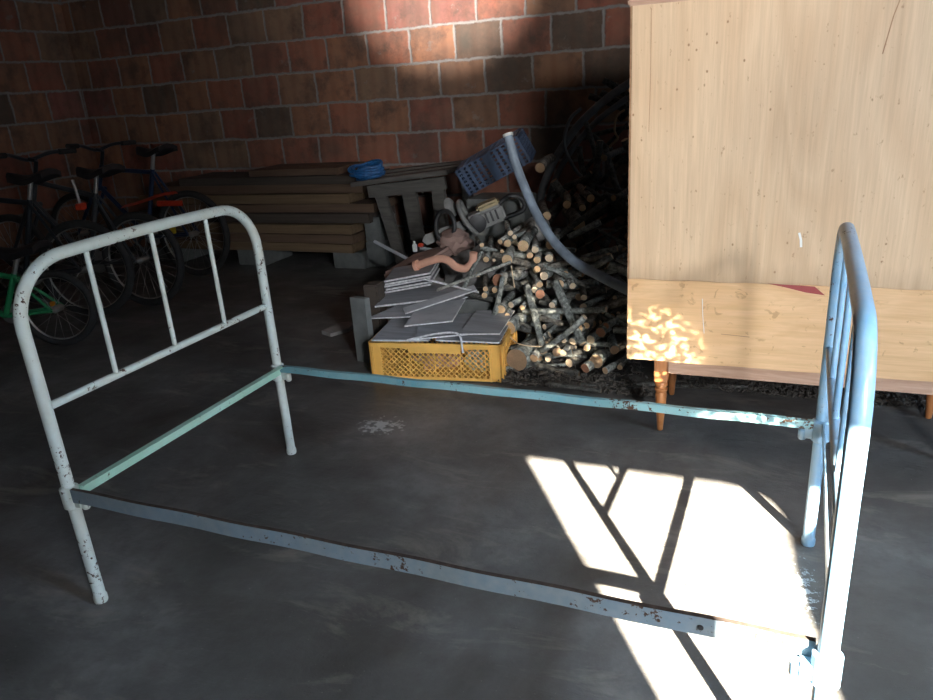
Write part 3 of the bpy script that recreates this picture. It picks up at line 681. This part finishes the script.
b = BM(); lathe(b, [(.040, 0), (.045, .006), (.045, .014), (.02, .02)], 20, Matrix.Translation((-.055, -.056, -.01)) @ Matrix.Rotation(PI/2, 4, 'X')); link('starter_cover', b, M_black, cs, smooth=True)
b = BM(); M = Matrix.Translation((-1.475, 3.34, .535)) @ Matrix.Rotation(1.2, 4, 'Z') @ Matrix.Rotation(1.15, 4, 'X'); lathe(b, [(.045, 0), (.05, .004), (.03, .012), (.0, .016)], 20, M @ Matrix.Scale(.8, 4, (1, 0, 0)))
tag(link('enamel_dish', b, M_saw, smooth=True), 'pale oval dish standing on edge left of the chainsaw', 'dish')
stick('wheel_ring', [( -1.455+.05*math.cos(a), 3.22+.01*math.sin(a), .465+.075*math.sin(a)) for a in [i*PI/10 for i in range(-3, 16)]], .011, M_black, 'dark curved bow below the chainsaw handle', 'handle', 10, 1)

# ------------------------------------------------------------------ firewood
def log(p, d, L, r, bk, ct, lab, grp='cut branches in the firewood heap', name='firewood_log', bend=.0, n=10, taper=.9):
    p = V(p); d = V(d).normalized(); side = d.orthogonal().normalized() if bend else V((0, 0, 0))
    side = (Matrix.Rotation(random.uniform(0, 2*PI), 3, d) @ side)
    k = 6; pts = []; rs = []
    for i in range(k+1):
        t = i/k; pts.append(p + d*L*t + side*bend*L*math.sin(PI*t)); rs.append(r*(1-(1-taper)*t)*(1 if i in (0, k) else random.uniform(.94, 1.08)))
    c = pts[0].copy(); b = BM(); sweep(b, [q-c for q in pts], rs, n, 0, 1, jit=.035)
    o = link(name, b, [M_bark[bk], M_cut[ct]]); o.location = c
    return tag(o, lab, 'log', grp)
G = 'cut branches in the firewood heap'
hero = [(-1.048,3.006,.482,.0118),(-1.025,2.992,.468,.0105),(-1.049,2.967,.445,.0166),(-.977,2.959,.437,.0246),(-1.086,2.973,.45,.0109),(-1.166,2.959,.437,.0101),(-.856,2.966,.444,.0204),(-.919,2.946,.425,.015),(-.936,2.925,.404,.0137),(-.9,2.909,.389,.0153),(-1.034,2.906,.386,.0232),(-1.13,2.906,.386,.0131),(-1.066,2.937,.416,.0087),(-.89,2.877,.359,.0143),(-.855,2.853,.336,.0179),(-.865,2.822,.307,.0133),(-1.052,2.831,.315,.0277),(-.882,2.803,.288,.0133),(-.855,2.79,.276,.019),(-1.099,2.798,.284,.0115),(-1.096,2.776,.263,.0127),(-1.152,2.847,.331,.0104),(-1.057,2.796,.282,.0127),(-.85,2.917,.397,.0169),(-.781,2.825,.31,.0181),(-.725,2.822,.307,.0131),(-.67,2.784,.271,.0129),(-1.008,2.73,.219,.0183),(-.969,2.748,.236,.0133),(-.919,2.741,.229,.0111),(-.955,2.67,.162,.0286),(-.974,2.711,.201,.0112),(-.893,2.568,.065,.0458),(-.824,2.578,.074,.017),(-.795,2.754,.242,.013),(-.766,2.579,.075,.0118),(-.736,2.603,.098,.0181),(-.806,2.644,.137,.01),(-.671,2.682,.174,.0214),(-.683,2.64,.133,.0149),(-.639,2.694,.184,.0134),(-.613,2.65,.143,.0176),(-.621,2.623,.117,.0132),(-.562,2.696,.187,.0133),(-.579,2.674,.166,.0195),(-.577,2.583,.079,.0268),(-.614,2.559,.057,.0192),(-.537,2.558,.055,.0137),(-.514,2.623,.117,.0176),(-.484,2.571,.068,.0106),(-.711,2.602,.097,.0133),(-.663,2.757,.244,.012),(-.737,2.75,.238,.0081),(-.584,2.743,.232,.0095),(-.717,2.64,.134,.0103)]
special = {32: 'thickest log of the heap, its brown sawn end facing out right beside the yellow crate',
 30: 'pale round log end directly above the right rim of the yellow crate', 3: 'thick log with a cracked round end at the crest of the firewood',
 6: 'pale round log end resting against the grey bent pipe', 10: 'tan round log end near the crest, with a short white twig beneath it',
 16: 'reddish brown broad log end facing the terracotta pipe', 18: 'small reddish log end in the middle of the firewood heap',
 45: 'broad split log end at the foot of the heap near the cabinet leg', 46: 'dark red round log end at the foot of the heap, left of the split one',
 44: 'short reddish log near the right edge of the heap', 38: 'tan log end at the foot of the long slanting branch',
 27: 'pale round log end left of the middle of the heap, above the crate', 48: 'weathered brown log end closest to the cabinet'}
for i, (x, y, z, r) in enumerate(hero):
    ct = 2 if i in (16, 18, 43, 44, 46) else 3 if i in (32, 45, 33, 36, 48, 47, 49) else random.choice((0, 1, 1, 0))
    lab = special.get(i)
    if not lab:
        if z > .36: lab = 'slim sawn branch end among the upper rows of the firewood heap'
        elif z > .20: lab = 'slim sawn branch end halfway up the firewood heap'
        else: lab = 'slim sawn branch end low in the firewood heap'
    dx = random.uniform(-.45, .35) if r < .025 else random.uniform(-.1, .3)
    log((x, y, z), (dx + .25*(x+.85), 1, random.uniform(-.12, .12)), random.uniform(.22, .36) if i not in (32,) else .26, r, random.choice((0, 0, 1, 2)), ct, lab, G, bend=.02, n=14 if r > .018 else 10)
bk_ = [(-.98,3.344,.494,.0209),(-.819,3.31,.46,.0306),(-.785,3.415,.565,.0192),(-.893,3.39,.54,.0189),(-.815,3.377,.527,.0159),(-1.066,3.544,.694,.0246),(-.757,3.58,.73,.0168),(-.678,3.416,.566,.0139),(-.697,3.19,.34,.0157)]
bl = ['light round log end left of the thick branch above the grey pipe', 'thick tan log end in the dark, right of the grey bent pipe', 'small ringed log end in front of the dark brush', 'pale slanting log end leaning on its neighbour behind the grey pipe', 'small curved branch end below the ringed one', 'grey stump end beside the blue crate', 'dim small log end high in the dark brush', 'dim reddish stub near the cabinet edge, high up', 'dim reddish log end behind the lower part of the grey pipe']
for i, (x, y, z, r) in enumerate(bk_):
    log((x, y, z), (random.uniform(-.5, -.1) if i < 5 else random.uniform(-.3, .3), 1, .05), .3, r, 1 if i < 6 else 3, 0 if i < 5 else 3, bl[i], G, bend=.03, n=14)
# long branches lying across the face
log((-.905, 2.77, .315), (.12, -.17, -.24), .30, .0155, 0, 1, 'straight grey branch slanting down across the middle of the heap', G, bend=.01, n=12)
log((-.79, 2.79, .33), (.145, -.135, -.205), .29, .0175, 0, 1, 'longer speckled branch slanting down right across the heap', G, bend=.01, n=12)
log((-.92, 2.75, .21), (.36, -.04, .04), .36, .013, 0, 1, 'bare branch lying crosswise behind the two slanting ones', G, bend=.02)
log((-.70, 3.24, .49), (-.22, -.08, -.10), .16, .015, 2, 1, 'short pale stick with one sawn end tilted beside the thick tan log', G)
log((-1.16, 2.94, .41), (-.04, -.14, -.13), .2, .010, 0, 1, 'thin dark branch dipping toward the terracotta pipe', G, bend=.03)
log((-.80, 2.60, .10), (.22, -.02, .19), .24, .013, 0, 1, 'mossy branch rising to the right at the foot of the heap', G, bend=.03)
log((-1.04, 2.68, .16), (.02, .15, .20), .22, .012, 0, 1, 'grey branch standing up behind the right rim of the crate', G, bend=.03)
# inner fill
def surf(z): return 2.5 + 1.05*z
for i in range(120):
    z = random.uniform(.03, .44); x = random.uniform(-1.12 + .25*(.5-z if z < .2 else 0), -.42)
    y = surf(z) + random.uniform(.05, .15)
    if z < .2 and x < -.93: x += .2
    if random.random() < .55:
        d = (random.uniform(-.9, .9), 1, random.uniform(-.35, .25)); L = random.uniform(.2, .36)
        off = V((0, 0, 0))
    else:
        d = (1, random.uniform(-.25, .35), random.uniform(-.6, .6)); L = random.uniform(.16, .3); off = V(d).normalized()*L/2
    p = V((x, y, z)) - off
    p.z = max(p.z, .02)
    dd = V(d).normalized()
    if p.z + dd.z*L < .015: dd.z = abs(dd.z)*.3; dd.normalize()
    if (p + dd*L).y < surf(max(p.z + dd.z*L, 0)) + .02: dd.y = abs(dd.y) + .4; dd.normalize()
    e = p + dd*L
    if -.42 < e.x and e.y < 2.62 and e.z > .2: continue
    zone = 'upper' if z > .3 else 'middle' if z > .16 else 'lower'
    log(p, dd, L, random.uniform(.007, .019), random.choice((0, 0, 1, 3)), random.choice((0, 1, 3, 3)), 'bark covered branch wedged deep in the %s part of the firewood heap' % zone, G, bend=random.uniform(.01, .05), n=9)
# dark brush heap at the back
for i in range(95):
    z = random.uniform(.1, .98); x = random.uniform(-.98 + max(0, z-.5)*.45, -.25)
    y = 2.98 + 1.2*z + random.uniform(0, .12); y = min(y, 4.32)
    a = random.uniform(0, PI); L = random.uniform(.25, .55)
    d = V((math.cos(a), random.uniform(-.2, .35), math.sin(a)*random.choice((-1, 1))*.8)).normalized()
    p = V((x, y, z)) - d*L/2; 
    if p.z < .03: p.z = .03
    if (p+d*L).z < .03: d.z = abs(d.z)
    for q in (p, p+d*L):
        pass
    if max(p.x, (p+d*L).x) > -.1 and y < 2.9: continue
    if max(p.y, (p+d*L).y) > 4.48: p.y -= .2
    if min((p).x, (p+d*L).x) < -1.12: continue
    log(p, d, L, random.uniform(.006, .02), 3, 3, 'dark branch tangled in the brush heap between brick wall and cabinet', 'dark branches in the brush heap', bend=random.uniform(.03, .12), n=8)
for i in range(34):
    z = random.uniform(.25, .8); x = random.uniform(-.95+max(0, z-.5)*.45, -.45)
    log((x, 3.06 + 1.2*z, z), (random.uniform(-.5, .5), 1, random.uniform(-.1, .1)), .25, random.uniform(.009, .022), 3, 3, 'dark branch tangled in the brush heap between brick wall and cabinet', 'dark branches in the brush heap', bend=.03, n=9)
def prune():
    while True:
        bpy.context.view_layer.update()
        L = [o for o in bpy.data.objects if o.name.startswith('firewood_log')]; B = {}
        for o in L:
            vs = [o.matrix_world @ v.co for v in o.data.vertices]
            B[o] = [min(v[i] for v in vs) for i in range(3)] + [max(v[i] for v in vs) for i in range(3)]
        bad = []
        for o in L:
            a = B[o]
            if a[2] < .03: continue
            if not any(c is not o and B[c][0] < a[3] and B[c][3] > a[0] and B[c][1] < a[4] and B[c][4] > a[1] and B[c][5] > a[2]-.005 and B[c][2] < a[2]-.01 for c in L): bad.append(o)
        bad = [o for o in bad if o.get('group') == 'dark branches in the brush heap' or 'wedged deep' in o['label']]
        if not bad: return
        for o in bad: bpy.data.objects.remove(o)
prune()
# crumbs of bark at the foot of the heap (nobody could count them)
b = BM()
for i in range(2600):
    u = random.random()
    x = random.uniform(-.95, .55); y = 2.47 + abs(random.gauss(0, .10)) + (.12 if x > -.3 else 0); s = random.uniform(.0015, .0075)
    z = random.uniform(.001, .014) + max(0, (y-2.52))*.25*(x < -.4)
    M = Matrix.Translation((x, y, max(z, s*.35))) @ Matrix.Rotation(random.uniform(0, PI), 4, V((random.random(), random.random(), random.random())).normalized())
    box(b, (-s*1.6, -s*.6, -s*.25), (s*1.6, s*.6, s*.25), 0, M)
tag(link('bark_litter', b, M_litter), 'dark bark crumbs scattered at the foot of the firewood heap', 'bark litter', kind='stuff')
for i, (x, y, a, L) in enumerate(((-.62, 2.50, .3, .3), (-.42, 2.56, .15, .4), (-.15, 2.72, -.1, .35), (.1, 2.70, .25, .3), (-.75, 2.485, -.1, .22))):
    log((x, y, .012), (math.cos(a), math.sin(a), 0), L, .009, 3, 3, ['dark stick on the floor in front of the heap beside the cabinet leg', 'dark stick on the floor under the left corner of the cabinet', 'long dark stick on the floor behind the left cabinet leg', 'dark stick on the floor under the middle of the cabinet', 'short dark stick on the floor in front of the thick log'][i], None, 'stick', .04, 8)

# ------------------------------------------------------------------ bicycles
def wheel(parent, c, r, tyre=.02, ns=28):
    c = V(c); ring = [c + V((r-tyre, 0, 0)) for _ in ()]
    ring = [c + V(((r-tyre)*math.cos(2*PI*i/48), 0, (r-tyre)*math.sin(2*PI*i/48))) for i in range(48)]
    b = BM(); sweep(b, ring, tyre, 10, closed=True); w = link('wheel', b, M_tyre, parent, smooth=True); w['label'] = 'black tyred wheel'
    ri = r - 2*tyre + .003
    ring = [c + V((ri*math.cos(2*PI*i/48), 0, ri*math.sin(2*PI*i/48))) for i in range(48)]
    b = BM(); sweep(b, ring, .0075, 8, closed=True); link('rim', b, M_alu, w, smooth=True)
    b = BM()
    for i in range(ns):
        a = 2*PI*i/ns; s = .025*(1 if i % 2 else -1); tw = .5*(1 if i % 4 < 2 else -1)
        sweep(b, [c + V((.02*math.cos(a+tw), s, .02*math.sin(a+tw))), c + V((ri*math.cos(a), 0, ri*math.sin(a)))], .0012, 4)
    link('spokes', b, M_alu, w)
    b = BM(); sweep(b, [c+V((0, -.05, 0)), c+V((0, -.03, 0)), c+V((0, .03, 0)), c+V((0, .05, 0))], [.008, .018, .018, .008], 12); link('hub', b, M_alu, w, smooth=True)
    return w
def bicycle(label, loc, head, r, L, paint, lean=.08, seat=.80, bars=.9, kids=False, fender=None, reflector=None, flat=True):
    """rear axle above loc, front towards +x of its own frame"""
    bk = thing('bicycle', label, 'bicycle', loc, rot=(lean, 0, head), group=None)
    wheel(bk, (0, 0, r), r, .022 if not kids else .018, 28 if not kids else 20)
    wheel(bk, (L, 0, r), r, .022 if not kids else .018, 28 if not kids else 20)
    k = L/1.0; BB = V((.40*k, 0, r-.02)); ST = V((.26*k, 0, seat-.12)); HD = V((L-.30*k, 0, bars-.16)); HB = V((L-.24*k, 0, bars-.30)); FA = V((L, 0, r)); RA = V((0, 0, r))
    t = .015 if not kids else .014
    b = BM()
    for p, q in ((BB, ST), (BB, HB), (ST - V((0, 0, .02)), HD - V((0, 0, .03))), (HD, HB)): sweep(b, [p, q], t, 10)
    for s in (-1, 1):
        sweep(b, [BB+V((0, .02*s, 0)), RA+V((0, .055*s, 0))], .009, 8); sweep(b, [ST+V((0, .015*s, -.02)), RA+V((0, .055*s, 0))], .008, 8)
    link('frame', b, paint, bk, smooth=True)
    b = BM()
    for s in (-1, 1): sweep(b, smoothpath([HB+V((0, .045*s, -.02)), HB+(FA-HB)*.6+V((-.01, .05*s, 0)), FA+V((0, .05*s, 0))], 4), [.012]*5+[.009]*4, 8)
    sweep(b, [HB+V((0, -.05, -.02)), HB+V((0, .05, -.02))], .014, 8)
    link('fork', b, paint, bk, smooth=True)
    TB = HD + V((-.03, 0, .09))
    b = BM(); sweep(b, [HD, TB], .012, 8); sweep(b, [TB, TB+V((.05, 0, .01))], .012, 8)
    w = .27 if not kids else .22; c = TB+V((.05, 0, .01))
    sweep(b, smoothpath([c+V((-.06, -w, .03)), c+V((-.02, -w*.55, .03)), c+V((0, -.03, 0)), c+V((0, .03, 0)), c+V((-.02, w*.55, .03)), c+V((-.06, w, .03))], 4), .011, 8)
    hb = link('handlebar', b, M_bk, bk, smooth=True)
    for s in (-1, 1):
        b = BM(); sweep(b, [c+V((-.04, s*w*.7, .03)), c+V((-.065, s*(w+.02), .032))], .016, 10); link('grip', b, M_tyre, hb, smooth=True)
    SP = ST + (ST-BB).normalized()*.12
    b = BM(); sweep(b, [ST, SP], .0125, 10); link('seat_post', b, M_steel, bk, smooth=True)
    b = BM(); n = 10; rows = []
    for i in range(n+1):
        t_ = i/n; x = -.12 + .25*t_; hw = .072*(1-t_)**.8 + .016; z = .012*math.cos(t_*6) + .01*(1-t_)
        rows.append([b.verts.new(SP + V((x, y*hw, z + .022*(1-y*y) + (0 if k2 else 0)))) for k2, y in enumerate((-1, -.6, 0, .6, 1))])
    low = [[b.verts.new(v.co - V((0, 0, .03))) for v in r_] for r_ in rows]
    for i in range(n):
        for j in range(4):
            b.faces.new((rows[i][j], rows[i][j+1], rows[i+1][j+1], rows[i+1][j])); b.faces.new((low[i][j], low[i+1][j], low[i+1][j+1], low[i][j+1]))
        for j in (0, 4): b.faces.new((rows[i][j], rows[i+1][j], low[i+1][j], low[i][j]))
    for i in (0, n):
        for j in range(4): b.faces.new((rows[i][j], rows[i][j+1], low[i][j+1], low[i][j]))
    link('saddle', b, M_black, bk, smooth=True)
    b = BM(); lathe(b, [(.07 if not kids else .05, -.002), (.07 if not kids else .05, .002)], 24, Matrix.Translation(BB+V((0, -.045, 0))) @ Matrix.Rotation(PI/2, 4, 'X'))
    cr = link('chainring', b, M_steel, bk)
    for s in (-1, 1):
        b = BM(); e = BB+V((.11*s*k, .065*s, -.08*s*k)); bar(b, BB+V((0, .06*s, 0)), e, .02, .01); box(b, (e.x-.04, min(e.y, e.y+.09*s), e.z-.01), (e.x+.04, max(e.y, e.y+.09*s), e.z+.01)); link('pedal', b, M_black, cr)
    if fender:
        b = BM()
        pts = [V((.06, 0, 2*r+.03)), V((-.06, 0, 2*r+.055)), V((-.2, 0, 2*r+.09)), V((-.30, 0, 2*r+.10))]
        pts = smoothpath(pts, 4); pr = None
        for i, p in enumerate(pts):
            hw = .03 - .012*i/len(pts)
            cur = [b.verts.new(p+V((0, -hw, -.008))), b.verts.new(p+V((0, 0, .006))), b.verts.new(p+V((0, hw, -.008))), b.verts.new(p+V((0, 0, .001)))]
            if pr:
                for j in range(4): b.faces.new((pr[j], pr[(j+1) % 4], cur[(j+1) % 4], cur[j]))
            else: b.faces.new(cur)
            pr = cur
        b.faces.new(pr[::-1]); link('mudguard', b, fender, bk, smooth=True)['label'] = 'red mudguard'
    return bk
def bpart(bk, name, lo, hi, mat, lab, rot=None):
    b = BM(); c = (V(lo)+V(hi))/2; box(b, V(lo)-c, V(hi)-c); bevel(b, .004); o = link(name, b, mat, bk); o.location = c
    if rot: o.rotation_euler = rot
    o['label'] = lab; return o
H0 = PI + .30
g = bicycle('small green child bicycle nearest to the headboard, at the left edge', (-3.24, 2.43, 0), H0+.10, .193, .66, M_gr, .06, .50, .62, kids=True)
bpart(g, 'reflector', (.02, -.03, .20), (.045, -.015, .225), M_orp, 'small orange reflector')
k2 = bicycle('dark bicycle with a red rear reflector and bare steel seat post', (-3.50, 2.86, 0), H0, .275, .92, M_bk, .05, .79, .90)
bpart(k2, 'reflector', (-.06, -.03, .60), (-.03, .03, .635), M_redp, 'red rear reflector')
b = BM(); sweep(b, [(-.045, 0, .62), (-.03, 0, .76)], .008, 8); o = link('antenna_rod', b, M_steel, k2, smooth=True); o.name = 'flag_rod'; o['label'] = 'upright bright metal rod'
k3 = bicycle('dark bicycle with an upswept red rear mudguard', (-3.33, 3.10, 0), H0-.2, .275, .92, M_dkgrey, .05, .78, .92, fender=M_redp)
k4 = bicycle('dark bicycle closest to the timber stack, with a yellow tag at its rear wheel', (-3.54, 3.76, 0), H0-.25, .285, .95, M_dkblue, .05, .83, .91)
bpart(k4, 'tail_light', (.00, .05, .475), (.20, .07, .51), M_redp, 'red and orange light bar')
bpart(k4, 'tag', (.03, .12, .30), (.12, .125, .385), M_yp, 'yellow square tag', (.2, .15, 0))
k5 = bicycle('dark bicycle behind the child bicycle, mostly hidden at the left edge', (-4.42, 2.45, 0), H0+.3, .26, .9, M_bk, .05, .76, .92)

# ------------------------------------------------------------------ camera
YAW, PITCH, ROLL, FPX, CH = [math.radians(a) for a in (23.315, 20.205, -3.969)] + [730., 1.12]
R3 = Matrix.Rotation(YAW, 3, 'Z')
fw = V((0, math.cos(PITCH), -math.sin(PITCH))); r0 = V((1, 0, 0)); u0 = r0.cross(fw)
Rt = R3 @ (math.cos(ROLL)*r0 + math.sin(ROLL)*u0); Up = R3 @ (-math.sin(ROLL)*r0 + math.cos(ROLL)*u0); Fw = R3 @ fw
cd = bpy.data.cameras.new('camera'); cam = bpy.data.objects.new('camera', cd); COL.objects.link(cam)
cd.sensor_width = 36; cd.lens = 36*FPX/933; cd.clip_start = .02
cam.matrix_world = Matrix(((Rt.x, Up.x, -Fw.x, 0), (Rt.y, Up.y, -Fw.y, 0), (Rt.z, Up.z, -Fw.z, CH), (0, 0, 0, 1)))
S.camera = cam

# ------------------------------------------------------------------ light
def lightobj(name, typ, energy, color, loc, aim=None, **k):
    l = bpy.data.lights.new(name, typ); l.energy = energy; l.color = color
    for a, v in k.items(): setattr(l, a, v)
    o = bpy.data.objects.new(name, l); COL.objects.link(o); o.location = loc
    if aim is not None: o.rotation_euler = (V(aim)-V(loc)).to_track_quat('-Z', 'Y').to_euler()
    return o
sd = V((-.533, .846, -1/1.745)).normalized()
o = lightobj('sun', 'SUN', 150, (1, .90, .74), (2, -3, 4), angle=math.radians(.55)); o.rotation_euler = sd.to_track_quat('-Z', 'Y').to_euler()
# daylight entering through the doorway
o = lightobj('doorway_daylight', 'AREA', 47, (.90, .94, 1.0), (1.0, -.46, 1.15), (.15, 2.4, .75), shape='RECTANGLE', size=.6, size_y=1.0, spread=math.radians(138))
o = lightobj('side_fill', 'AREA', 36, (.55, .76, 1.0), (3.15, .5, 2.2), (.9, .9, 0), shape='RECTANGLE', size=.8, size_y=.5, spread=math.radians(60))  # added bluish fill for the floor at the right, no window built
o = lightobj('rear_fill', 'AREA', 9, (.55, .76, 1.0), (3.15, 3.9, 1.7), (-1.5, 3.7, .4), shape='RECTANGLE', size=.7, size_y=.8)  # added faint blue fill lifting the brush heap, no window built
# two added fill spots, then the sun glinting off metal outside: a soft patch on the bricks, a flickering one on the cabinet
o = lightobj('fill_spot', 'SPOT', 190, (1, .95, .9), (.75, -.42, 1.58), (-1.55, 4.52, 1.75), spot_size=math.radians(38), spot_blend=1., shadow_soft_size=.12)  # added soft spot that brightens the brick wall
o = lightobj('fill_spot', 'SPOT', 170, (.96, .98, 1), (.95, -.44, 1.5), (-1.05, 2.75, .22), spot_size=math.radians(30), spot_blend=1., shadow_soft_size=.08)  # added spot that brightens the firewood, tiles and crate
o = lightobj('sun_glint', 'SPOT', 5200, (1, .93, .86), (.6, -.35, 1.2), (-1.95, 4.52, 1.74), spot_size=math.radians(13.5), spot_blend=1., shadow_soft_size=.02)
o = lightobj('sun_glint', 'SPOT', 900, (1, .87, .68), (.45, 1.0, .45), (-.345, 2.19, .275), spot_size=math.radians(15), spot_blend=1., shadow_soft_size=.004)
l = o.data; l.use_nodes = True; nt = l.node_tree; em = nt.nodes['Emission']
tc = nt.nodes.new('ShaderNodeTexCoord'); nz = nt.nodes.new('ShaderNodeTexNoise'); nz.inputs['Scale'].default_value = 48; nz.inputs['Detail'].default_value = 5; nz.inputs['Distortion'].default_value = .7
rp = nt.nodes.new('ShaderNodeValToRGB'); rp.color_ramp.elements[0].position = .48; rp.color_ramp.elements[1].position = .62
mp = nt.nodes.new('ShaderNodeMapping'); mp.inputs['Scale'].default_value = (1.5, 1.5, .7); nt.links.new(tc.outputs['Normal'], mp.inputs['Vector']); nt.links.new(mp.outputs[0], nz.inputs['Vector']); nt.links.new(nz.outputs[0], rp.inputs[0]); nt.links.new(rp.outputs[0], em.inputs['Strength'])

w = bpy.data.worlds.new('sky'); S.world = w; w.use_nodes = True
bg = w.node_tree.nodes['Background']; bg.inputs[0].default_value = (.55, .72, 1, 1); bg.inputs[1].default_value = 1.5

S.cycles.max_bounces = 6; S.cycles.diffuse_bounces = 4; S.cycles.use_denoising = True; S.cycles.sample_clamp_indirect = 6
S.cycles.caustics_reflective = False
vs_ = S.view_settings; vs_.view_transform = 'Standard'; vs_.look = 'None'; vs_.gamma = 1; vs_.use_curve_mapping = False; vs_.exposure = 0
